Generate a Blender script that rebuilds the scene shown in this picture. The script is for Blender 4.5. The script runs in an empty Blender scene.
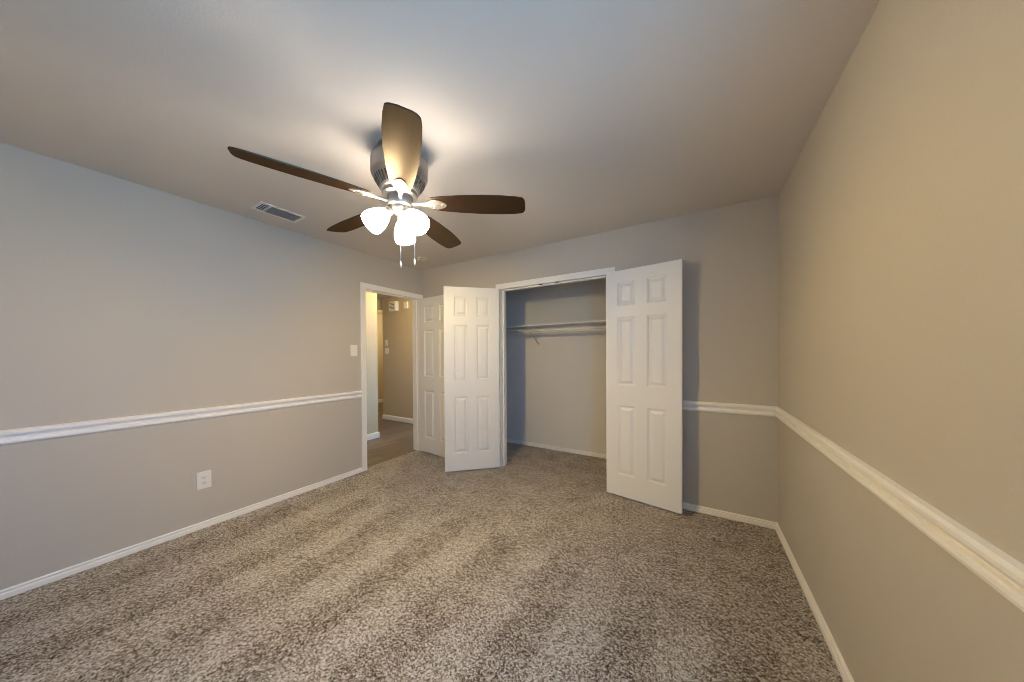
import bpy, bmesh, math, random
from math import sin, cos, pi, radians
from mathutils import Vector, Matrix

S = bpy.context.scene
C = S.collection

# ------------------------------------------------------------------ camera
YAW, PITCH, ROLL = 0.5451, -0.0100, -0.0055
CAM_H, FPX, CYP = 1.2735, 303.38, 357.7
fwd = Vector((-sin(YAW) * cos(PITCH), cos(YAW) * cos(PITCH), sin(PITCH)))
rt = Vector((cos(YAW), sin(YAW), 0)); up = rt.cross(fwd)
r2 = rt * cos(ROLL) + up * sin(ROLL); u2 = up * cos(ROLL) - rt * sin(ROLL)
cam = bpy.data.cameras.new('camera'); cam_o = bpy.data.objects.new('camera', cam); C.objects.link(cam_o)
M3 = Matrix((r2, u2, -fwd)).transposed()
cam_o.matrix_world = Matrix.Translation((0, 0, CAM_H)) @ M3.to_4x4()
cam.sensor_width = 36; cam.lens = FPX / 1024 * 36
cam.shift_y = (CYP - 341) / 1024
cam.clip_start = 0.02
S.camera = cam_o

# ------------------------------------------------------------------ light, exposure
S.view_settings.view_transform = 'Standard'; S.view_settings.look = 'None'
S.view_settings.gamma = 1; S.view_settings.use_curve_mapping = False
S.view_settings.exposure = 0.0
S.cycles.use_denoising = True; S.cycles.denoising_prefilter = 'ACCURATE'
S.cycles.filter_width = 0.95
S.cycles.max_bounces = 10; S.cycles.diffuse_bounces = 7
S.cycles.sample_clamp_indirect = 6
SHADE_E, SHADE_COL = 49.0, (0.98, 0.85, 0.71)       # frosted glass glowing from the bulbs inside
BULB_W, BULB_COL = 57.0, (0.98, 0.65, 0.13)
SKY_COL, GROUND_COL, SKY_E = (0.09, 0.45, 1.12), (0.13, 0.50, 0.96), 16.0
HALL_COL, HALL_W = (1.0, 0.74, 0.34), 40.0
w = bpy.data.worlds.new('sky'); S.world = w; w.use_nodes = True
bg = w.node_tree.nodes['Background']; bg.inputs['Strength'].default_value = SKY_E
wt = w.node_tree; wc = wt.nodes.new('ShaderNodeTexCoord'); wx = wt.nodes.new('ShaderNodeSeparateXYZ'); wr = wt.nodes.new('ShaderNodeMapRange'); wm = wt.nodes.new('ShaderNodeMix')
wr.inputs['From Min'].default_value = -0.06; wr.inputs['From Max'].default_value = 0.06; wm.data_type = 'RGBA'
wm.inputs[6].default_value = (*GROUND_COL, 1); wm.inputs[7].default_value = (*SKY_COL, 1)     # blue sky over pale ground
wt.links.new(wc.outputs['Generated'], wx.inputs[0]); wt.links.new(wx.outputs[2], wr.inputs[0]); wt.links.new(wr.outputs[0], wm.inputs[0]); wt.links.new(wm.outputs[2], bg.inputs['Color'])

# room, metres
XL, XR, YB, YF, ZC = -3.1336, 0.5063, 2.8641, -0.61, 2.4084
T = 0.12
XLo, YBo = XL - T, YB + T
DY0, DY1, DZ = 2.037, 2.802, 2.016           # hallway doorway, in the left wall
CX0, CX1, CZ = -1.884, -0.688, 2.010         # closet opening, in the back wall
CLX0, CLX1, CLY = -2.62, -0.08, 3.752        # closet inside
HX, HY, HFX, HWX, FARX = -4.22, 2.94, -5.37, 3.86, -7.3   # hallway
WY0, WY1, WZ0, WZ1 = -0.54, 0.44, 0.98, 2.08  # window in the right wall, behind the camera


def light(name, kind, loc, energy, col, **k):
    l = bpy.data.lights.new(name, kind); l.energy = energy; l.color = col
    for a, v in k.items(): setattr(l, a, v)
    o = bpy.data.objects.new(name, l); C.objects.link(o); o.location = loc
    return o


po = light('window_daylight', 'AREA', (XR + T + 0.02, (WY0 + WY1) / 2, (WZ0 + WZ1) / 2), 1, (1, 1, 1), shape='RECTANGLE', size=WZ1 - WZ0, size_y=WY1 - WY0)
po.rotation_euler = (0, radians(90), 0)
po.data.cycles.is_portal = True
light('hall_lamp', 'POINT', (-3.60, 3.25, 2.22), HALL_W, HALL_COL, shadow_soft_size=0.09)
light('far_room_lamp', 'POINT', (-6.4, 4.9, 2.1), 28.0, (1.0, 0.80, 0.45), shadow_soft_size=0.1)

# ------------------------------------------------------------------ materials


def nt(name):
    m = bpy.data.materials.new(name); m.use_nodes = True
    return m, m.node_tree, m.node_tree.nodes['Principled BSDF']


def node(t, kind, **k):
    n = t.nodes.new(kind)
    for a, v in k.items():
        if a in n.inputs: n.inputs[a].default_value = v
        else: setattr(n, a, v)
    return n


def plain(name, col, rough=0.5, metal=0.0, bump=None, spec=0.5):
    m, t, b = nt(name)
    b.inputs['Base Color'].default_value = (*col, 1); b.inputs['Roughness'].default_value = rough
    b.inputs['Metallic'].default_value = metal; b.inputs['Specular IOR Level'].default_value = spec
    if bump:
        sc, st, di = bump
        tc = node(t, 'ShaderNodeTexCoord'); n = node(t, 'ShaderNodeTexNoise', Scale=sc, Detail=3.0)
        bp = node(t, 'ShaderNodeBump', Strength=st, Distance=di)
        t.links.new(tc.outputs['Object'], n.inputs['Vector']); t.links.new(n.outputs['Fac'], bp.inputs['Height'])
        t.links.new(bp.outputs['Normal'], b.inputs['Normal'])
    return m


def ramp(t, stops):
    r = t.nodes.new('ShaderNodeValToRGB'); e = r.color_ramp.elements
    while len(e) < len(stops): e.new(0.5)
    for i, (p, c) in enumerate(stops): e[i].position = p; e[i].color = (*c, 1)
    return r


WALL = plain('wall_paint', (0.52, 0.485, 0.435), 0.55, bump=(90, 0.18, 0.004), spec=0.3)
CEIL = plain('ceiling_paint', (0.66, 0.61, 0.555), 0.8, bump=(110, 0.2, 0.004), spec=0.2)
CLOSETW = plain('closet_paint_brightened', (0.72, 0.70, 0.665), 0.55, bump=(90, 0.18, 0.004), spec=0.3)  # wall paint made paler: extra brightness inside the closet put into the colour
HALLW = plain('hall_paint_warmed', (0.54, 0.46, 0.325), 0.6, bump=(90, 0.15, 0.004), spec=0.3)  # tinted tan: warm lamplight put into the colour, against the blue daylight
TRIM = plain('trim_white', (0.87, 0.855, 0.835), 0.35)
DOORW = plain('door_white', (0.78, 0.78, 0.77), 0.40, bump=(60, 0.05, 0.002))
PLASTIC = plain('white_plastic', (0.80, 0.79, 0.76), 0.35)
ALARM = plain('aged_plastic', (0.60, 0.57, 0.52), 0.6)
SLOT = plain('dark_slot', (0.03, 0.03, 0.03), 0.7)
NICKEL = plain('brushed_nickel', (0.50, 0.48, 0.46), 0.36, 1.0, bump=(220, 0.06, 0.002))
CUP = plain('satin_grey_metal', (0.26, 0.265, 0.27), 0.5, 1.0)
CHAIN = plain('pale_chain', (0.75, 0.71, 0.64), 0.4)
BRASSY = plain('satin_nickel', (0.62, 0.57, 0.48), 0.42, 1.0)
GREYP = plain('grey_metal', (0.55, 0.55, 0.57), 0.45, 0.3)
SHELFW = plain('shelf_white', (0.82, 0.80, 0.77), 0.45)
STEEL = plain('hinge_steel', (0.5, 0.49, 0.47), 0.35, 1.0)


def carpet():
    m, t, b = nt('carpet_pile'); L = t.links.new
    tc = node(t, 'ShaderNodeTexCoord')
    wob = node(t, 'ShaderNodeTexNoise', Scale=85.0, Detail=2.0)
    L(tc.outputs['Object'], wob.inputs['Vector'])
    mixv = node(t, 'ShaderNodeVectorMath', operation='MULTIPLY_ADD'); mixv.inputs[1].default_value = (0.012, 0.012, 0.0)
    L(wob.outputs['Color'], mixv.inputs[0]); L(tc.outputs['Object'], mixv.inputs[2])
    v = node(t, 'ShaderNodeTexVoronoi', Scale=145.0); L(mixv.outputs[0], v.inputs['Vector'])
    n1 = node(t, 'ShaderNodeTexNoise', Scale=185.0, Detail=2.0, Roughness=0.6, Distortion=0.6); L(tc.outputs['Object'], n1.inputs['Vector'])
    sep = node(t, 'ShaderNodeSeparateColor'); L(v.outputs['Color'], sep.inputs[0])
    # tuft tone: the yarn of each tuft, plus fine strands
    a = node(t, 'ShaderNodeMath', operation='MULTIPLY'); a.inputs[1].default_value = 0.42; L(sep.outputs[0], a.inputs[0])
    s = node(t, 'ShaderNodeMath', operation='MULTIPLY_ADD'); s.inputs[1].default_value = 1.25; L(n1.outputs['Fac'], s.inputs[0]); L(a.outputs[0], s.inputs[2])
    # vacuum strokes: the pile lies in bands along y that end near y = 1.75
    sx = node(t, 'ShaderNodeSeparateXYZ'); L(tc.outputs['Object'], sx.inputs[0])
    big = node(t, 'ShaderNodeTexNoise', Scale=1.1, Detail=2.0); L(tc.outputs['Object'], big.inputs['Vector'])
    ph = node(t, 'ShaderNodeMath', operation='MULTIPLY_ADD'); ph.inputs[1].default_value = 2 * pi / 0.43; L(sx.outputs[0], ph.inputs[0])
    pb = node(t, 'ShaderNodeMath', operation='MULTIPLY_ADD'); pb.inputs[1].default_value = 3.2; pb.inputs[2].default_value = 0.6
    L(big.outputs['Fac'], pb.inputs[0]); L(pb.outputs[0], ph.inputs[2])
    sn = node(t, 'ShaderNodeMath', operation='SINE'); L(ph.outputs[0], sn.inputs[0])
    sn2 = node(t, 'ShaderNodeMapRange', interpolation_type='SMOOTHSTEP'); L(sn.outputs[0], sn2.inputs['Value'])
    sn2.inputs['From Min'].default_value = -0.35; sn2.inputs['From Max'].default_value = 0.35; sn2.inputs['To Min'].default_value = -1; sn2.inputs['To Max'].default_value = 1
    yy = node(t, 'ShaderNodeMath', operation='MULTIPLY_ADD'); yy.inputs[1].default_value = 0.5; L(big.outputs['Fac'], yy.inputs[0]); L(sx.outputs[1], yy.inputs[2])
    mk = node(t, 'ShaderNodeMapRange'); L(yy.outputs[0], mk.inputs['Value'])
    mk.inputs['From Min'].default_value = 2.06; mk.inputs['From Max'].default_value = 1.92; mk.inputs['To Min'].default_value = 0.0; mk.inputs['To Max'].default_value = 1.0
    st = node(t, 'ShaderNodeMath', operation='MULTIPLY'); L(sn2.outputs[0], st.inputs[0]); L(mk.outputs[0], st.inputs[1])
    b2 = node(t, 'ShaderNodeTexNoise', Scale=5.0, Detail=2.0); L(tc.outputs['Object'], b2.inputs['Vector'])
    b3 = node(t, 'ShaderNodeMath', operation='MULTIPLY_ADD'); b3.inputs[1].default_value = 0.22; b3.inputs[2].default_value = -0.105; L(b2.outputs['Fac'], b3.inputs[0])
    st2 = node(t, 'ShaderNodeMath', operation='MULTIPLY_ADD'); st2.inputs[1].default_value = 0.036; L(st.outputs[0], st2.inputs[0]); L(b3.outputs[0], st2.inputs[2])
    tot = node(t, 'ShaderNodeMath', operation='ADD'); L(s.outputs[0], tot.inputs[0]); L(st2.outputs[0], tot.inputs[1])
    r = ramp(t, [(0.50, (0.045, 0.028, 0.017)), (0.70, (0.355, 0.290, 0.23)), (0.87, (0.66, 0.595, 0.535)), (1.05, (0.92, 0.91, 0.91))])
    mr = node(t, 'ShaderNodeMapRange'); mr.inputs['From Max'].default_value = 1.3; mr.inputs['To Max'].default_value = 1.0
    for e, p in zip(r.color_ramp.elements, (0.42, 0.585, 0.70, 0.86)): e.position = p
    L(tot.outputs[0], mr.inputs['Value']); L(mr.outputs[0], r.inputs[0])
    L(r.outputs[0], b.inputs['Base Color'])
    b.inputs['Roughness'].default_value = 0.95; b.inputs['Specular IOR Level'].default_value = 0.1
    bp = node(t, 'ShaderNodeBump', Strength=1.0, Distance=0.012); L(s.outputs[0], bp.inputs['Height']); L(bp.outputs['Normal'], b.inputs['Normal'])
    return m


def planks():
    m, t, b = nt('vinyl_planks'); L = t.links.new
    tc = node(t, 'ShaderNodeTexCoord')
    mp = node(t, 'ShaderNodeMapping'); mp.inputs['Rotation'].default_value = (0, 0, pi / 2); L(tc.outputs['Object'], mp.inputs[0])
    br = node(t, 'ShaderNodeTexBrick'); br.inputs['Scale'].default_value = 1.0
    br.inputs['Color1'].default_value = (0.15, 0.112, 0.078, 1); br.inputs['Color2'].default_value = (0.235, 0.185, 0.135, 1)
    br.inputs['Mortar'].default_value = (0.05, 0.036, 0.025, 1); br.inputs['Mortar Size'].default_value = 0.0015
    br.inputs['Brick Width'].default_value = 1.2; br.inputs['Row Height'].default_value = 0.15
    L(mp.outputs[0], br.inputs['Vector'])
    m2 = node(t, 'ShaderNodeMapping'); m2.inputs['Scale'].default_value = (1.6, 22, 1); L(mp.outputs[0], m2.inputs[0])
    g = node(t, 'ShaderNodeTexNoise', Scale=2.0, Detail=5.0, Roughness=0.65); L(m2.outputs[0], g.inputs['Vector'])
    gr = ramp(t, [(0.3, (0.55, 0.55, 0.55)), (0.7, (1.35, 1.3, 1.25))]); L(g.outputs['Fac'], gr.inputs[0])
    mx = node(t, 'ShaderNodeMix', data_type='RGBA', blend_type='MULTIPLY'); mx.inputs[0].default_value = 1
    L(br.outputs['Color'], mx.inputs[6]); L(gr.outputs[0], mx.inputs[7]); L(mx.outputs[2], b.inputs['Base Color'])
    b.inputs['Roughness'].default_value = 0.42
    return m


def wood():
    m, t, b = nt('dark_walnut'); L = t.links.new
    tc = node(t, 'ShaderNodeTexCoord'); mp = node(t, 'ShaderNodeMapping'); mp.inputs['Scale'].default_value = (3, 60, 20); L(tc.outputs['Object'], mp.inputs[0])
    g = node(t, 'ShaderNodeTexNoise', Scale=1.6, Detail=5.0, Roughness=0.6, Distortion=0.5); L(mp.outputs[0], g.inputs['Vector'])
    r = ramp(t, [(0.30, (0.007, 0.003, 0.002)), (0.75, (0.030, 0.011, 0.006))]); L(g.outputs['Fac'], r.inputs[0])
    out = t.nodes['Material Output']; t.nodes.remove(b)
    df = t.nodes.new('ShaderNodeBsdfDiffuse'); gl = t.nodes.new('ShaderNodeBsdfGlossy'); ms = t.nodes.new('ShaderNodeMixShader')
    L(r.outputs[0], df.inputs['Color']); gl.inputs['Color'].default_value = (1.0, 0.80, 0.50, 1); gl.inputs['Roughness'].default_value = 0.34
    ms.inputs[0].default_value = 0.085; L(df.outputs[0], ms.inputs[1]); L(gl.outputs[0], ms.inputs[2]); L(ms.outputs[0], out.inputs['Surface'])
    return m


def glow(name, strength, col):
    m, t, b = nt(name)
    b.inputs['Base Color'].default_value = (0.85, 0.83, 0.8, 1); b.inputs['Roughness'].default_value = 0.4
    b.inputs['Emission Color'].default_value = (*col, 1); b.inputs['Emission Strength'].default_value = strength
    return m


def pane():
    m = bpy.data.materials.new('window_glass'); m.use_nodes = True; t = m.node_tree; t.nodes.clear()
    o = t.nodes.new('ShaderNodeOutputMaterial'); a = t.nodes.new('ShaderNodeBsdfTransparent'); g = t.nodes.new('ShaderNodeBsdfGlossy')
    g.inputs['Roughness'].default_value = 0.02; x = t.nodes.new('ShaderNodeMixShader'); x.inputs[0].default_value = 0.06
    t.links.new(a.outputs[0], x.inputs[1]); t.links.new(g.outputs[0], x.inputs[2]); t.links.new(x.outputs[0], o.inputs[0])
    return m


CARPET, PLANK, WOOD, GLASS = carpet(), planks(), wood(), pane()
SHADE = glow('lit_frosted_glass', SHADE_E, SHADE_COL); BULB = glow('lit_bulb', 30.0, BULB_COL)

# ------------------------------------------------------------------ mesh helpers


class MB:
    def __init__(s): s.bm = bmesh.new()

    def quad(s, *p):
        return s.bm.faces.new([s.bm.verts.new(q) for q in p])

    def box(s, x0, x1, y0, y1, z0, z1, M=None, bev=0):
        b = bmesh.new()
        bmesh.ops.create_cube(b, size=1, matrix=Matrix.Translation(((x0 + x1) / 2, (y0 + y1) / 2, (z0 + z1) / 2)) @ Matrix.Diagonal((x1 - x0, y1 - y0, z1 - z0, 1)))
        if bev: bmesh.ops.bevel(b, geom=b.edges[:], offset=bev, segments=2, profile=0.6, affect='EDGES')
        s.merge(b, M); return s

    def merge(s, b, M=None):
        if M is not None: b.transform(M)
        d = {v: s.bm.verts.new(v.co) for v in b.verts}
        for f in b.faces:
            g = s.bm.faces.new([d[v] for v in f.verts]); g.smooth = f.smooth
        b.free()

    def lathe(s, prof, M=None, n=40, smooth=True, cap0=False, cap1=False):
        b = bmesh.new(); rings = []
        for r, z in prof:
            if r < 1e-6: rings.append([b.verts.new((0, 0, z))])
            else: rings.append([b.verts.new((r * cos(2 * pi * k / n), r * sin(2 * pi * k / n), z)) for k in range(n)])
        for A, B in zip(rings, rings[1:]):
            for k in range(n):
                q = [A[k % len(A)], A[(k + 1) % n % len(A)], B[(k + 1) % n % len(B)], B[k % len(B)]]
                u = []
                for v in q:
                    if v not in u: u.append(v)
                if len(u) > 2: f = b.faces.new(u); f.smooth = smooth
        if cap0 and len(rings[0]) > 2: b.faces.new(rings[0])
        if cap1 and len(rings[-1]) > 2: b.faces.new(rings[-1])
        s.merge(b, M); return s

    def tube(s, pts, r, n=12, M=None):
        b = bmesh.new(); pts = [Vector(p) for p in pts]; rings = []
        for i, p in enumerate(pts):
            d = (pts[min(i + 1, len(pts) - 1)] - pts[max(i - 1, 0)]).normalized()
            a = d.orthogonal().normalized() if i == 0 else (a - d * a.dot(d)).normalized()
            c = d.cross(a); rr = r[i] if isinstance(r, (list, tuple)) else r
            rings.append([b.verts.new(p + (a * cos(2 * pi * k / n) + c * sin(2 * pi * k / n)) * rr) for k in range(n)])
        for A, B in zip(rings, rings[1:]):
            for k in range(n):
                f = b.faces.new((A[k], A[(k + 1) % n], B[(k + 1) % n], B[k])); f.smooth = True
        b.faces.new(rings[0]); b.faces.new(rings[-1])
        s.merge(b, M); return s

    def sweep(s, prof, p0, p1, nrm, m0=0.0, m1=0.0):
        """profile (out from the wall, height) run from p0 to p1; m0, m1 mitre the ends by out*m along the run"""
        b = bmesh.new(); p0 = Vector(p0); p1 = Vector(p1); d = (p1 - p0).normalized(); nrm = Vector(nrm)
        A = [b.verts.new(p0 + nrm * o + Vector((0, 0, z)) + d * o * m0) for o, z in prof]
        B = [b.verts.new(p1 + nrm * o + Vector((0, 0, z)) - d * o * m1) for o, z in prof]
        k = len(prof)
        for i in range(k): b.faces.new((A[i], A[(i + 1) % k], B[(i + 1) % k], B[i]))
        b.faces.new(A); b.faces.new(B)
        s.merge(b); return s

    def prism(s, outline, z0, z1, M=None, bev=0):
        b = bmesh.new(); A = [b.verts.new((x, y, z0)) for x, y in outline]; B = [b.verts.new((x, y, z1)) for x, y in outline]
        k = len(outline)
        for i in range(k): b.faces.new((A[i], A[(i + 1) % k], B[(i + 1) % k], B[i]))
        fa = b.faces.new(A); fb = b.faces.new(B)
        if bev:
            bmesh.ops.bevel(b, geom=list(set(fa.edges) | set(fb.edges)), offset=bev, segments=2, profile=0.6, affect='EDGES')
        s.merge(b, M); return s

    def build(s, name, mat, parent=None, weld=True):
        if weld: bmesh.ops.remove_doubles(s.bm, verts=s.bm.verts[:], dist=1e-5)
        bmesh.ops.recalc_face_normals(s.bm, faces=s.bm.faces[:])
        me = bpy.data.meshes.new(name); s.bm.to_mesh(me); s.bm.free(); me.materials.append(mat)
        o = bpy.data.objects.new(name, me); C.objects.link(o)
        if parent is not None: o.parent = parent
        return o


def tag(o, label, cat, kind=None, group=None):
    o['label'] = label; o['category'] = cat
    if kind: o['kind'] = kind
    if group: o['group'] = group
    return o


def thing(name, label, cat, loc=(0, 0, 0), rotz=0, group=None):
    o = bpy.data.objects.new(name, None); C.objects.link(o); o.empty_display_size = 0.1
    o.location = loc; o.rotation_euler = (0, 0, rotz)
    return tag(o, label, cat, 'thing', group)


def struct(o, label, cat): return tag(o, label, cat, 'structure')


# ------------------------------------------------------------------ room shell
m = MB(); m.box(XL - 0.06, XR + T, YF - T, YBo, -0.08, 0); m.box(CLX0 - 0.02, CLX1 + 0.02, YBo, CLY + 0.02, -0.08, 0)
struct(m.build('floor', CARPET), 'brown and beige flecked carpet with vacuum marks across the bedroom and closet', 'carpet')
m = MB(); m.box(FARX - T, XL - 0.06, 0.8, 6.1, -0.088, -0.006)
struct(m.build('floor_hall', PLANK), 'brown wood-look plank floor in the hallway through the doorway', 'floor')
m = MB(); m.box(XLo, XR + T, YF - T, YBo, ZC, ZC + 0.1); m.box(CLX0 - T, CLX1 + T, YBo, CLY + T, ZC, ZC + 0.1)
struct(m.build('ceiling', CEIL), 'plain off-white bedroom ceiling holding the fan', 'ceiling')
m = MB(); m.box(FARX - T, XLo, 0.7, 6.2, ZC, ZC + 0.1)
struct(m.build('ceiling_hall', HALLW), 'shaded hallway ceiling seen at the top of the doorway', 'ceiling')

m = MB()
m.box(XLo, XL, YF - T, DY0 - 0.018, -0.02, ZC); m.box(XLo, XL, DY1 + 0.018, YBo, -0.02, ZC); m.box(XLo, XL, DY0 - 0.018, DY1 + 0.018, DZ + 0.018, ZC)
struct(m.build('wall_left', WALL), 'long grey wall with the hallway doorway, outlet and light switch', 'wall')
m = MB()
m.box(XL, CX0 - 0.018, YB, YBo, -0.02, ZC); m.box(CX1 + 0.018, XR + T, YB, YBo, -0.02, ZC); m.box(CX0 - 0.018, CX1 + 0.018, YB, YBo, CZ + 0.018, ZC)
struct(m.build('wall_back', WALL), 'grey wall holding the open closet', 'wall')
m = MB()
m.box(XR, XR + T, YF - T, WY0, -0.02, ZC); m.box(XR, XR + T, WY1, YB, -0.02, ZC); m.box(XR, XR + T, WY0, WY1, -0.02, WZ0); m.box(XR, XR + T, WY0, WY1, WZ1, ZC)
struct(m.build('wall_right', WALL), 'close warm-lit wall with a bare surface and long chair rail', 'wall')
m = MB(); m.box(XL, XR, YF - T, YF, -0.02, ZC)
struct(m.build('wall_front', WALL), 'plain grey wall behind the viewpoint', 'wall')
# closet shell
m = MB()
m.box(CLX0 - T, CLX1 + T, CLY, CLY + T, -0.02, ZC); m.box(CLX0 - T, CLX0, YBo, CLY, -0.02, ZC); m.box(CLX1, CLX1 + T, YBo, CLY, -0.02, ZC)
struct(m.build('wall_closet', CLOSETW), 'grey walls inside the closet behind the shelf and rod', 'wall')
# hallway shell
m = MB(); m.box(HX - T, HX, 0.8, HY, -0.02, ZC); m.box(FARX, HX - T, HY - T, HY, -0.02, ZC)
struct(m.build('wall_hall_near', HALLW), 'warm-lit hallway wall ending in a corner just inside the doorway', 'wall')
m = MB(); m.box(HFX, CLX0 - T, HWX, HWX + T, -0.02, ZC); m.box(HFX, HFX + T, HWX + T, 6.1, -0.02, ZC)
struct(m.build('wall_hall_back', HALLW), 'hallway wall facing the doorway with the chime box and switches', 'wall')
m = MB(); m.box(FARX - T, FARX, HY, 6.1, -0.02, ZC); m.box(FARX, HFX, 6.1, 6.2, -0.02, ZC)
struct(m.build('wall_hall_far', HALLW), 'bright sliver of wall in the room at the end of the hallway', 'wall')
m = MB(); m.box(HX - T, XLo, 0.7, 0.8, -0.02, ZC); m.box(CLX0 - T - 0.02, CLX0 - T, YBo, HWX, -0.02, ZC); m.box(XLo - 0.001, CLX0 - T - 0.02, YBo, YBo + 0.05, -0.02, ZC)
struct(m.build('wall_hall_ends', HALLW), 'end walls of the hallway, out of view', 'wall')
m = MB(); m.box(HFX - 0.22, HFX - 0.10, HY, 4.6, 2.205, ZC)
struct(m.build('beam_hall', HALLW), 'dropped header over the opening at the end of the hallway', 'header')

# window behind the camera, in the right wall
m = MB(); e = 0.045
x0, x1 = XR + 0.035, XR + 0.085
m.box(x0, x1, WY0, WY0 + e, WZ0, WZ1); m.box(x0, x1, WY1 - e, WY1, WZ0, WZ1); m.box(x0, x1, WY0 + e, WY1 - e, WZ0, WZ0 + e); m.box(x0, x1, WY0 + e, WY1 - e, WZ1 - e, WZ1)
m.box(x0 + 0.005, x1 - 0.005, WY0 + e, WY1 - e, (WZ0 + WZ1) / 2 - 0.02, (WZ0 + WZ1) / 2 + 0.02)
wo = struct(m.build('window_1', TRIM), 'white sash window in the near wall behind the viewpoint', 'window')
m = MB(); m.box(XR + 0.058, XR + 0.062, WY0 + e, WY1 - e, WZ0 + e, WZ1 - e); m.build('pane', GLASS, wo)
m = MB(); m.box(XR - 0.05, XR + 0.035, WY0 - 0.03, WY1 + 0.03, WZ0 - 0.025, WZ0, bev=0.004); m.build('window_sill', TRIM, wo)

# ------------------------------------------------------------------ trim
BASE = [(0, 0), (0.016, 0), (0.016, 0.024), (0.013, 0.027), (0.003, 0.028), (0.003, 0.0355), (0.010, 0.036), (0.011, 0.041), (0.006, 0.0455), (0, 0.047)]
HBASE = [(0, 0), (0.014, 0), (0.014, 0.07), (0.008, 0.085), (0, 0.09)]
r0, r1 = 0.8103, 0.8897
RAIL = [(0, r0), (0.005, r0), (0.009, r0 + 0.005), (0.016, r0 + 0.008), (0.018, r0 + 0.017), (0.016, r0 + 0.027), (0.011, r0 + 0.030), (0.002, r0 + 0.031), (0.002, r0 + 0.047),
        (0.012, r0 + 0.048), (0.020, r0 + 0.051), (0.023, r0 + 0.059), (0.023, r0 + 0.069), (0.016, r0 + 0.077), (0.004, r1), (0, r1)]


def run(name, prof, mat, label, cat, *segs):
    mm = MB()
    for p0, p1, n, a, b in segs: mm.sweep(prof, (*p0, 0), (*p1, 0), (*n, 0), a, b)
    return struct(mm.build(name, mat), label, cat)


CW, CT = 0.058, 0.012    # casing
dl = DY0 - CW; dr = min(DY1 + CW, YB)
run('baseboard_left', BASE, TRIM, 'white baseboard under the outlet on the long grey wall', 'baseboard', ((XL, YF), (XL, dl), (1, 0), 1, 0))
run('baseboard_right', BASE, TRIM, 'white baseboard along the close warm-lit wall', 'baseboard', ((XR, YF), (XR, YB), (-1, 0), 1, 1))
run('baseboard_front', BASE, TRIM, 'white baseboard on the wall behind the viewpoint', 'baseboard', ((XL, YF), (XR, YF), (0, 1), 1, 1))
run('baseboard_back', BASE, TRIM, 'short white baseboard between the closet and the warm-lit wall', 'baseboard', ((CX1 + CW, YB), (XR, YB), (0, -1), 0, 1))
run('baseboard_back.001', BASE, TRIM, 'short white baseboard behind the open hallway door', 'baseboard', ((XL, YB), (CX0 - CW, YB), (0, -1), 1, 0))
run('baseboard_closet', BASE, TRIM, 'white baseboard along the back of the closet', 'baseboard',
    ((CLX0, CLY), (CLX1, CLY), (0, -1), 1, 1), ((CLX0, YBo), (CLX0, CLY), (1, 0), 0, 1), ((CLX1, YBo), (CLX1, CLY), (-1, 0), 0, 1))
run('baseboard_hall_near', HBASE, TRIM, 'white baseboard wrapping the wall corner just inside the hallway', 'baseboard',
    ((HX, 0.8), (HX, HY), (1, 0), 0, -1), ((HX, HY), (FARX, HY), (0, 1), -1, 0))
run('baseboard_hall_back', HBASE, TRIM, 'white baseboard under the hallway switches', 'baseboard',
    ((CLX0 - T - 0.02, HWX), (HFX, HWX), (0, -1), 0, -1), ((HFX, HWX), (HFX, 6.1), (-1, 0), -1, 0))
run('baseboard_hall_far', HBASE, TRIM, 'tiny piece of white baseboard far down the hallway', 'baseboard', ((FARX, HY), (FARX, 6.1), (1, 0), 0, 0))
run('trim_1', RAIL, TRIM, 'white chair rail on the long grey wall above the outlet', 'chair rail', ((XL, YF), (XL, dl), (1, 0), 1, 0))
run('trim_2', RAIL, TRIM, 'white chair rail running along the close warm-lit wall', 'chair rail', ((XR, YF), (XR, YB), (-1, 0), 1, 1))
run('trim_3', RAIL, TRIM, 'short white chair rail between the closet and the warm-lit wall', 'chair rail', ((CX1 + CW, YB), (XR, YB), (0, -1), 0, 1))
run('trim_4', RAIL, TRIM, 'short white chair rail behind the open hallway door', 'chair rail', ((XL, YB), (CX0 - CW, YB), (0, -1), 1, 0))
run('trim_5', RAIL, TRIM, 'white chair rail on the wall behind the viewpoint', 'chair rail', ((XL, YF), (XR, YF), (0, 1), 1, 1))


def casing_piece(mm, a0, a1, z0, z1, put, inner):
    """a casing board with a stepped face; inner = which edge faces the opening ('a0','a1','z0')"""
    put(mm, a0, a1, z0, z1, 0, CT * 0.75)
    k = CW * 0.35
    if inner == 'a1': put(mm, a0, a1 - k, z0, z1, CT * 0.75, CT)
    elif inner == 'a0': put(mm, a0 + k, a1, z0, z1, CT * 0.75, CT)
    else: put(mm, a0, a1, z0 + k, z1, CT * 0.75, CT)


def put_left(mm, a0, a1, z0, z1, d0, d1): mm.box(XL + d0, XL + d1, a0, a1, z0, z1, bev=0.0015)
def put_back(mm, a0, a1, z0, z1, d0, d1): mm.box(a0, a1, YB - d1, YB - d0, z0, z1, bev=0.0015)


m = MB()
casing_piece(m, dl, DY0, 0, DZ, put_left, 'a1'); casing_piece(m, DY1, dr - 0.001, 0, DZ, put_left, 'a0'); casing_piece(m, dl, dr - 0.001, DZ, DZ + CW, put_left, 'z0')
m.box(XLo, XL, DY0 - 0.018, DY0, 0, DZ + 0.018); m.box(XLo, XL, DY1, DY1 + 0.018, 0, DZ + 0.018); m.box(XLo, XL, DY0, DY1, DZ, DZ + 0.018)
m.box(XLo + 0.03, XL - 0.045, DY0, DY0 + 0.011, 0, DZ); m.box(XLo + 0.03, XL - 0.045, DY1 - 0.011, DY1, 0, DZ); m.box(XLo + 0.03, XL - 0.045, DY0, DY1, DZ - 0.011, DZ)
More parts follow.
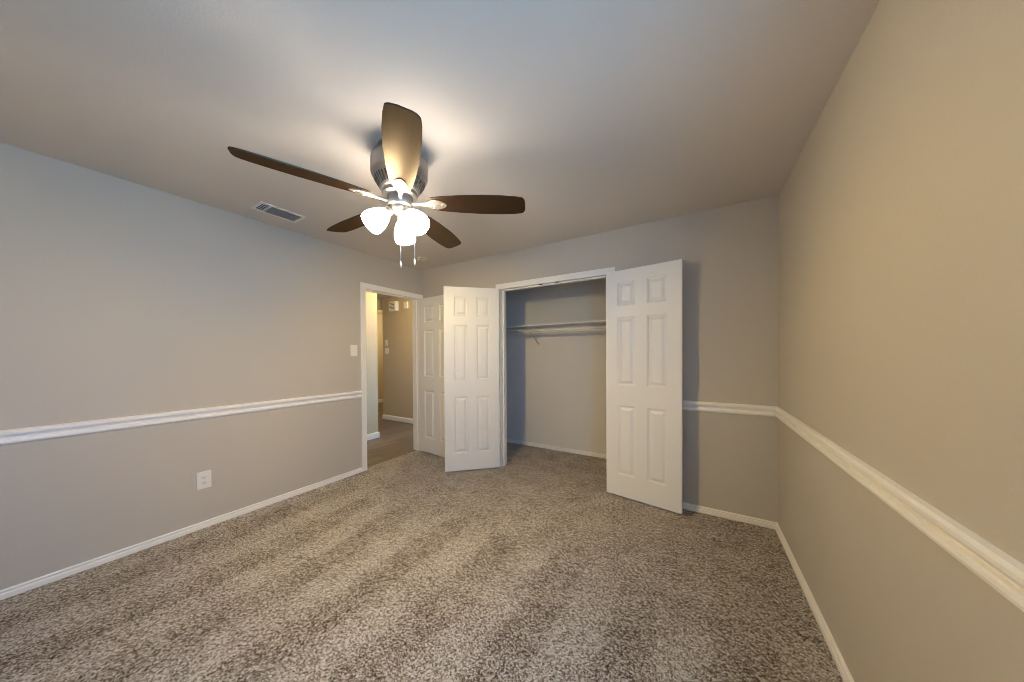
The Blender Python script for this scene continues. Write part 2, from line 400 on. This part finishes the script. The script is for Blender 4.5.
# hall side casing
for (a, b, c, d) in ((dl, DY0, 0, DZ), (DY1, dr, 0, DZ), (dl, dr, DZ, DZ + CW)): m.box(XLo - CT, XLo, a, b, c, d)
struct(m.build('door_1', TRIM), 'white casing and jamb around the hallway doorway', 'door frame')
m = MB()
casing_piece(m, CX0 - CW, CX0, 0, CZ, put_back, 'a1'); casing_piece(m, CX1, CX1 + CW, 0, CZ, put_back, 'a0'); casing_piece(m, CX0 - CW, CX1 + CW, CZ, CZ + CW, put_back, 'z0')
m.box(CX0 - 0.018, CX0, YB, YBo, 0, CZ + 0.018); m.box(CX1, CX1 + 0.018, YB, YBo, 0, CZ + 0.018); m.box(CX0, CX1, YB, YBo, CZ, CZ + 0.018)
m.box(CX0, CX0 + 0.011, YB + 0.045, YB + 0.085, 0, CZ); m.box(CX1 - 0.011, CX1, YB + 0.045, YB + 0.085, 0, CZ); m.box(CX0, CX1, YB + 0.045, YB + 0.085, CZ - 0.011, CZ)
struct(m.build('door_2', TRIM), 'white casing and jamb around the closet opening', 'door frame')

# ------------------------------------------------------------------ six-panel doors
DT, DH = 0.035, 1.998
ROWS = ((0.190, 0.806), (0.985, 1.585), (1.685, 1.893))


def door(name, label, w_, loc, rz, hinge_x, stile, mid, knob=False):
    root = thing(name, label, 'door', loc, rz)
    pw = (w_ - 2 * stile - mid) / 2
    cols = ((stile, stile + pw), (stile + pw + mid, w_ - stile))
    xs = sorted({0.0, w_, *[v for c in cols for v in c]}); zs = sorted({0.0, DH, *[v for r in ROWS for v in r]})
    hole = lambda a, b: any(abs(a - c[0]) < 1e-6 for c in cols) and any(abs(b - r[0]) < 1e-6 for r in ROWS)
    mm = MB(); D1 = 0.0105
    for y in (0, DT):
        sgn = 1 if y == 0 else -1
        for i in range(len(xs) - 1):
            for j in range(len(zs) - 1):
                a, b, c, d = xs[i], xs[i + 1], zs[j], zs[j + 1]
                if not hole(a, c):
                    mm.quad((a, y, c), (b, y, c), (b, y, d), (a, y, d))
                else:                                    # the moulded edge going down to the recess
                    q = [((a, y, c), (b, y, c), (b, y, d), (a, y, d))]
                    for ins, dep in ((0.003, 0.004), (0.008, 0.005), (0.012, D1)):
                        yy = y + sgn * dep
                        q.append(((a + ins, yy, c + ins), (b - ins, yy, c + ins), (b - ins, yy, d - ins), (a + ins, yy, d - ins)))
                    for A, B in zip(q, q[1:]):
                        for k in range(4): mm.quad(A[k], A[(k + 1) % 4], B[(k + 1) % 4], B[k])
    for i in range(len(xs) - 1):
        for z in (0, DH): mm.quad((xs[i], 0, z), (xs[i + 1], 0, z), (xs[i + 1], DT, z), (xs[i], DT, z))
    for j in range(len(zs) - 1):
        for x in (0, w_): mm.quad((x, 0, zs[j]), (x, 0, zs[j + 1]), (x, DT, zs[j + 1]), (x, DT, zs[j]))
    mm.build('leaf', DOORW, root)
    for r in ROWS:
        for c in cols:
            pm = MB(); i0 = 0.012
            a, b, c0, d0 = c[0] + i0, c[1] - i0, r[0] + i0, r[1] - i0
            prev = None
            for y, sgn in ((0, 1), (DT, -1)):
                q = []
                for ins, dep in ((0.0, D1), (0.007, D1), (0.026, 0.0025), (0.028, 0.001)):
                    yy = y + sgn * dep
                    q.append(((a + ins, yy, c0 + ins), (b - ins, yy, c0 + ins), (b - ins, yy, d0 - ins), (a + ins, yy, d0 - ins)))
                for A, B in zip(q, q[1:]):
                    for k in range(4): pm.quad(A[k], A[(k + 1) % 4], B[(k + 1) % 4], B[k])
                pm.quad(*q[-1])
                if prev:
                    for k in range(4): pm.quad(prev[k], prev[(k + 1) % 4], q[0][(k + 1) % 4], q[0][k])
                prev = q[0]
            pm.build('panel', DOORW, root)
    for z in (0.22, 1.0, 1.78):
        hm = MB(); hm.lathe([(0, -0.045), (0.0055, -0.045), (0.0055, 0.045), (0, 0.045)], Matrix.Translation((hinge_x, DT * 0.9, z)), 12)
        hm.build('hinge', STEEL, root)
    if knob:
        for y, sg in ((0, -1),):
            km = MB(); M = Matrix.Translation((w_ - 0.065, y, 0.92)) @ Matrix.Rotation(sg * -pi / 2, 4, 'X')
            km.lathe([(0, 0), (0.031, 0), (0.031, 0.004), (0.026, 0.007), (0.011, 0.010), (0.010, 0.026), (0.020, 0.032), (0.026, 0.042), (0.025, 0.050), (0.016, 0.055), (0, 0.056)], M, 28)
            km.build('knob', BRASSY, root)
    return root


# closet, far hinge: free edge at local x = 0
fr = Vector((-2.313, 2.408)); hg = Vector((-1.880, 2.824)); v = hg - fr
door('panelled_door', 'white six-panel closet door swung open beside the hallway door', v.length, (fr.x, fr.y, 0.013), math.atan2(v.y, v.x), v.length + 0.004, 0.105, 0.10)
hg = Vector((-0.700, 2.812)); fr = Vector((-0.095, 2.712)); v = fr - hg
door('panelled_door', 'white six-panel closet door swung wide open over the grey wall and its chair rail', v.length, (hg.x, hg.y, 0.013), math.atan2(v.y, v.x), -0.004, 0.105, 0.10)
door('bedroom_door', 'white six-panel hallway door, open and half hidden behind a closet door', 0.712, (XL + 0.004, 2.793, 0.013), radians(-5.8), -0.003, 0.11, 0.11, True)

# ------------------------------------------------------------------ closet fittings
SY0, SZ = CLY - 0.305, 1.640
m = MB(); m.box(CLX0 + 0.001, CLX1 - 0.001, SY0, CLY - 0.001, SZ, SZ + 0.018, bev=0.002)
tag(m.build('closet_shelf', SHELFW), 'long white closet shelf board above the hanging rod', 'shelf', 'thing')
m = MB(); m.box(CLX0 + 0.02, CLX1 - 0.02, CLY - 0.018, CLY - 0.0005, SZ - 0.075, SZ - 0.0005, bev=0.002)
m.box(CLX0 + 0.001, CLX0 + 0.0185, SY0 + 0.02, CLY - 0.0005, SZ - 0.085, SZ - 0.0005, bev=0.002); m.box(CLX1 - 0.0185, CLX1 - 0.001, SY0 + 0.02, CLY - 0.0005, SZ - 0.085, SZ - 0.0005, bev=0.002)
tag(m.build('shelf_cleat', SHELFW), 'white cleat on the closet wall under the shelf', 'cleat', 'thing')
RY, RZ = SY0 + 0.012, SZ - 0.060
m = MB(); m.tube([(CLX0 + 0.019, RY, RZ), (CLX1 - 0.019, RY, RZ)], 0.0165, 20)
tag(m.build('closet_rod', SHELFW), 'white hanging rod just below the closet shelf', 'closet rod', 'thing')
BX = -1.835
br = thing('shelf_bracket', 'small white bracket holding up the closet shelf and rod', 'bracket', (BX, CLY, 1.40))
m = MB(); m.box(-0.013, 0.013, -0.0235, -0.0195, 0.0, 0.235, bev=0.001); m.box(-0.013, 0.013, -0.0195, -0.0005, 0.0, 0.10, bev=0.001); m.build('wall_plate', SHELFW, br)
m = MB(); m.box(-0.011, 0.011, -0.312, -0.022, 0.232, 0.2385); m.box(-0.011, 0.011, -0.3125, -0.3085, 0.232, 0.268); m.build('top_arm', SHELFW, br)
m = MB(); m.tube([(0, -0.024, 0.02), (0, -0.09, 0.055), (0, -0.20, 0.125), (0, -0.275, 0.160)], 0.0065, 10); m.build('brace', STEEL, br)
m = MB(); m.tube([(0, -0.275, 0.160)] + [(0, RY - CLY + 0.0215 * cos(a), RZ - 1.40 + 0.0215 * sin(a)) for a in [radians(x) for x in range(-40, -190, -15)]], 0.0045, 10); m.build('rod_hook', SHELFW, br)
for i, (sx, lab) in enumerate(((-1.389, 'dark catch plate under the closet header, nearer the hallway'), (-1.205, 'dark catch plate under the closet header, nearer the wide open door'))):
    m = MB(); m.box(sx - 0.022, sx + 0.022, YB + 0.006, YB + 0.028, CZ - 0.003, CZ, bev=0.0008); m.lathe([(0, -0.005), (0.006, -0.004), (0.008, 0.0)], Matrix.Translation((sx, YB + 0.017, CZ - 0.003)), 16)
    tag(m.build('catch_plate', SLOT), lab, 'door catch', 'thing', 'door catches under the closet header')

# ------------------------------------------------------------------ wall plates


def plate(mm, w_, h_, M): mm.box(-w_ / 2, w_ / 2, -0.006, 0, -h_ / 2, h_ / 2, M, bev=0.0025)


# local frame: -y points out of the wall
on_left = lambda y, z: Matrix.Translation((XL, y, z)) @ Matrix.Rotation(pi / 2, 4, 'Z')
ot = thing('wall_outlet', 'white duplex outlet low on the long grey wall', 'outlet')
ot.matrix_world = on_left(0.732, 0.354)
m = MB(); plate(m, 0.080, 0.128, None); m.build('cover_plate', PLASTIC, ot)
for dz in (-0.0195, 0.0195):
    m = MB(); oc = [(0.0165 * cos(a) if abs(cos(a)) < 0.8 else 0.0165 * math.copysign(0.86, cos(a)), 0.0155 * sin(a)) for a in [2 * pi * k / 28 for k in range(28)]]
    m.prism(oc, 0.006, 0.0085, Matrix.Translation((0, 0, dz)) @ Matrix.Rotation(pi / 2, 4, 'X')); rc = m.build('receptacle', PLASTIC, ot)
    m = MB(); m.box(-0.0075, -0.0050, -0.0088, -0.0084, dz - 0.001, dz + 0.008); m.box(0.0050, 0.0075, -0.0088, -0.0084, dz, dz + 0.007)
    m.lathe([(0, 0.0088), (0.003, 0.0088), (0.003, 0.0084)], Matrix.Translation((0, 0, dz - 0.007)) @ Matrix.Rotation(pi / 2, 4, 'X'), 14); m.build('slots', SLOT, rc)
m = MB(); m.lathe([(0, 0.0072), (0.0028, 0.0068), (0.0034, 0.006)], Matrix.Rotation(pi / 2, 4, 'X'), 14); m.build('screw', PLASTIC, ot)

sw = thing('light_switch', 'white light switch beside the hallway doorway, above the chair rail', 'light switch')
sw.matrix_world = on_left(1.900, 1.328)
m = MB(); plate(m, 0.076, 0.118, None); m.build('cover_plate', PLASTIC, sw)
m = MB(); m.box(-0.0055, 0.0055, -0.0075, -0.006, -0.012, 0.012); m.box(-0.0035, 0.0035, -0.016, -0.006, 0.001, 0.008, Matrix.Rotation(radians(-18), 4, 'X'), bev=0.001); m.build('toggle', PLASTIC, sw)
for dz in (-0.03, 0.03):
    m = MB(); m.lathe([(0, 0.0072), (0.0028, 0.0068), (0.0034, 0.006)], Matrix.Translation((0, 0, dz)) @ Matrix.Rotation(pi / 2, 4, 'X'), 12); m.build('screw', PLASTIC, sw)

on_hall = lambda x, z: Matrix.Translation((x, HWX, z))
hs = thing('light_switch', 'small switch on the hallway wall, directly above a double switch', 'light switch'); hs.matrix_world = on_hall(-5.245, 1.522)
m = MB(); plate(m, 0.076, 0.118, None); m.build('cover_plate', PLASTIC, hs)
m = MB(); m.box(-0.017, 0.017, -0.010, -0.006, -0.033, 0.033, bev=0.001); m.build('rocker', PLASTIC, hs)
hs = thing('light_switch', 'double switch on the hallway wall, directly below a small switch', 'light switch'); hs.matrix_world = on_hall(-5.235, 1.362)
m = MB(); plate(m, 0.116, 0.118, None); m.build('cover_plate', PLASTIC, hs)
for dx in (-0.023, 0.023):
    m = MB(); m.box(dx - 0.016, dx + 0.016, -0.010, -0.006, -0.033, 0.033, bev=0.001); m.build('rocker', PLASTIC, hs)
ch = thing('door_chime', 'white chime box high on the hallway wall', 'door chime'); ch.matrix_world = on_hall(-4.985, 2.218)
m = MB(); m.box(-0.105, 0.105, -0.012, 0, -0.095, 0.095, bev=0.002); m.build('back_plate', PLASTIC, ch)
m = MB(); m.box(-0.100, 0.100, -0.070, -0.012, -0.090, 0.090, bev=0.006); m.build('cover', PLASTIC, ch)
m = MB()
for k in range(5): m.box(-0.07, 0.07, -0.0708, -0.0698, -0.055 + k * 0.026, -0.047 + k * 0.026)
m.build('grille', SLOT, ch)
m = MB(); m.box(-0.050, 0.050, -0.035, 0, -0.065, 0.065, bev=0.008); m.box(-0.02, 0.02, -0.038, -0.034, -0.03, 0.03, bev=0.001)
o = m.build('wall_sensor', PLASTIC); o.matrix_world = on_hall(-4.650, 2.212); tag(o, 'small pale sensor on the hallway wall beside the chime box', 'sensor', 'thing')

# ------------------------------------------------------------------ ceiling vent and smoke alarm
vt = thing('ceiling_vent', 'white metal air vent in the ceiling near the long grey wall', 'vent', (-2.815, 1.108, ZC))
vw, vl = 0.185, 0.305
m = MB(); b = 0.022
for (a, b2, c, d) in ((-vw / 2, vw / 2, -vl / 2, -vl / 2 + b), (-vw / 2, vw / 2, vl / 2 - b, vl / 2), (-vw / 2, -vw / 2 + b, -vl / 2 + b, vl / 2 - b), (vw / 2 - b, vw / 2, -vl / 2 + b, vl / 2 - b)):
    m.box(a, b2, c, d, -0.007, 0, bev=0.002)
m.box(-vw / 2 + b, vw / 2 - b, -vl / 2 + 0.070, -vl / 2 + 0.080, -0.007, -0.001)
m.build('frame', PLASTIC, vt)
m = MB(); m.box(-vw / 2 + b, vw / 2 - b, -vl / 2 + b, vl / 2 - b, -0.0012, -0.0004); m.build('duct_opening', SLOT, vt)
m = MB()
for k in range(9):
    x = -vw / 2 + b + 0.006 + k * 0.0155
    m.box(-0.008, 0.008, -vl / 2 + 0.080, vl / 2 - b, -0.0008, 0.0008, Matrix.Translation((x, 0, -0.006)) @ Matrix.Rotation(radians(38), 4, 'Y'))
for k in range(3):
    y = -vl / 2 + b + 0.010 + k * 0.0155
    m.box(-vw / 2 + b, vw / 2 - b, -0.0035, 0.0035, -0.0008, 0.0008, Matrix.Translation((0, y, -0.006)) @ Matrix.Rotation(radians(-35), 4, 'X'))
m.build('louvers', GREYP, vt)
sa = thing('smoke_alarm', 'small white round smoke alarm on the ceiling above the hallway doorway', 'smoke alarm', (-2.76, 2.51, ZC))
m = MB(); m.lathe([(0, 0), (0.060, 0), (0.060, -0.010), (0.057, -0.012)], None, 36, True); m.build('base', ALARM, sa)
m = MB(); m.lathe([(0.054, -0.011), (0.052, -0.022), (0.044, -0.031), (0.020, -0.034), (0, -0.034)], None, 36, True); m.build('cover', ALARM, sa)
m = MB(); m.lathe([(0.0535, -0.013), (0.0548, -0.0145), (0.0538, -0.0165)], None, 36); m.build('sensor_slit', SLOT, sa)

# ------------------------------------------------------------------ ceiling fan
FX, FY, FZ = -1.4034, 1.1274, 2.1174
fan = thing('ceiling_fan', 'brushed nickel ceiling fan with five dark wood blades and three lit shades', 'ceiling fan', (FX, FY, ZC))
Z = lambda z: z - ZC
m = MB(); m.lathe([(0, 0), (0.110, 0), (0.118, -0.012), (0.118, -0.040), (0.145, -0.060), (0.150, -0.080), (0.150, Z(2.265)), (0.146, Z(2.252)), (0.139, Z(2.246)), (0.138, Z(2.240)), (0.100, Z(2.181)), (0.094, Z(2.176)), (0, Z(2.174))], None, 64)
hs_ = m.build('motor_housing', NICKEL, fan)
m = MB()
for k in range(40):
    a = 2 * pi * k / 40
    M = Matrix.Rotation(a, 4, 'Z') @ Matrix.Translation((0.1195, 0, Z(2.2110))) @ Matrix.Rotation(radians(-57.2), 4, 'Y')
    m.box(-0.025, 0.025, -0.0040, 0.0040, -0.0018, 0.0014, M, bev=0.0006)
m.build('vent_slots', SLOT, hs_)
m = MB(); m.lathe([(0, Z(2.180)), (0.088, Z(2.178)), (0.092, Z(2.172)), (0.092, Z(2.158)), (0.086, Z(2.152)), (0, Z(2.150))], None, 48); m.build('flywheel', NICKEL, fan)
m = MB(); m.lathe([(0.064, Z(2.154)), (0.068, Z(2.150)), (0.068, Z(2.100)), (0.060, Z(2.090)), (0, Z(2.088))], None, 48); m.build('switch_cup', CUP, fan)
m = MB(); m.lathe([(0.050, Z(2.092)), (0.055, Z(2.084)), (0.052, Z(2.070)), (0.036, Z(2.056)), (0.016, Z(2.048)), (0.010, Z(2.040)), (0, Z(2.037))], None, 40); m.build('light_fitter', BRASSY, fan)

R0, R1 = 0.165, 0.700
prof = [(0.0, 0.040), (0.02, 0.048), (0.12, 0.057), (0.30, 0.067), (0.55, 0.075), (0.75, 0.074), (0.90, 0.068), (0.965, 0.062)]
left = [(R0 + (R1 - R0) * t, w_) for t, w_ in prof]; right = [(R0 + (R1 - R0) * (t * 0.985), -w_) for t, w_ in prof]
tipL = [(R1 - 0.011, 0.057), (R1 - 0.004, 0.047), (R1 - 0.001, 0.030)]; tipR = [(R1 - 0.006, -0.020), (R1 - 0.012, -0.044), (R1 - 0.019, -0.055)]
outline = left + tipL + tipR + right[::-1]
iron = [(0.060, 0.011), (0.110, 0.009), (0.135, 0.012), (0.155, 0.022), (0.175, 0.034), (0.195, 0.037), (0.215, 0.033), (0.235, 0.024), (0.250, 0.014), (0.258, 0.0)]
iron = iron + [(x, -y) for x, y in iron[-2::-1]]
blade0 = iron0 = screws0 = None
for k in range(5):
    ph = 4.3664 + k * 2 * pi / 5
    if k == 0:
        m = MB(); m.prism(outline, -0.003, 0.003, bev=0.0015); bl = m.build('blade', WOOD, fan)
        m = MB(); m.prism(iron, -0.0085, -0.0031, bev=0.0016); m.tube([(0.062, 0, -0.005), (0.11, 0, -0.004), (0.16, 0, -0.007), (0.24, 0, -0.0085)], [0.008, 0.008, 0.006, 0.002], 10)
        for sx, sy in ((0.185, 0.020), (0.185, -0.020), (0.232, 0.0)): m.lathe([(0, -0.0125), (0.004, -0.0120), (0.0055, -0.0085)], Matrix.Translation((sx, sy, 0)), 12)
        ir = m.build('blade_iron', BRASSY, bl)
        blade0, iron0 = bl, ir
    else:
        bl = blade0.copy(); C.objects.link(bl); bl.parent = fan
        ir = iron0.copy(); C.objects.link(ir); ir.parent = bl
    bl.location = (0, 0, FZ - ZC); bl.rotation_euler = (radians(-12), 0, ph)
    bl['group'] = 'blades of the ceiling fan'

SH = [(r * 0.89, z * 0.875) for r, z in [(0.020, 0.0), (0.026, 0.003), (0.034, 0.012), (0.046, 0.032), (0.058, 0.062), (0.066, 0.094), (0.068, 0.116), (0.066, 0.134), (0.064, 0.140)]]
inner = [(r - 0.003, z) for r, z in SH[::-1]]
for k, da in enumerate((0, 120, 240)):
    a = radians(127 + da)
    d = Vector((cos(a), sin(a), 0)); ax = (d * sin(radians(45)) - Vector((0, 0, 1)) * cos(radians(45))).normalized()
    neck = d * 0.064 + Vector((-0.006, -0.004, Z(2.050)))
    M = Matrix.Translation(neck) @ ax.to_track_quat('Z', 'Y').to_matrix().to_4x4()
    m = MB(); m.lathe([(0.010, -0.030), (0.024, -0.024), (0.026, -0.004), (0.025, 0.004), (0.019, 0.010), (0, 0.012)], M, 28)
    m.tube([d * 0.030 + Vector((0, 0, Z(2.072))), d * 0.042 + Vector((0, 0, Z(2.070))), neck - ax * 0.022], 0.010, 12)
    m.build('socket', BRASSY, fan)
    m = MB(); m.lathe(SH + inner, M, 44); sh = m.build('shade', SHADE, fan); sh['label'] = 'lit white frosted glass shade'
    m = MB(); m.lathe([(0, 0.010), (0.012, 0.011), (0.013, 0.024), (0.016, 0.034), (0.015, 0.044), (0.008, 0.051), (0, 0.053)], M, 24); m.build('bulb', BULB, sh)
    lp = light('bulb_light', 'POINT', (0, 0, 0), BULB_W, BULB_COL, shadow_soft_size=0.022); lp.parent = sh; lp.location = M @ Vector((0, 0, 0.080))
for (cx, cy, z0, z1) in ((-1.403, 1.127, 2.04, 1.760), (-1.337, 1.167, 2.085, 1.772)):
    x, y = cx - FX, cy - FY
    top = [(x * 0.62, y * 0.62, Z(2.088)), (x * 0.95, y * 0.95, Z(2.080)), (x, y, Z(2.06))] if abs(x) > 0.01 else [(x, y, Z(z0))]
    m = MB(); m.tube(top + [(x, y, Z(z1) + 0.035)], 0.0024, 8); pc = m.build('pull_chain', CHAIN, fan)
    m = MB(); m.lathe([(0, 0.037), (0.002, 0.036), (0.0042, 0.028), (0.0045, 0.006), (0.003, 0.001), (0, 0)], Matrix.Translation((x, y, Z(z1))), 12); m.build('pull_knob', PLASTIC, pc)
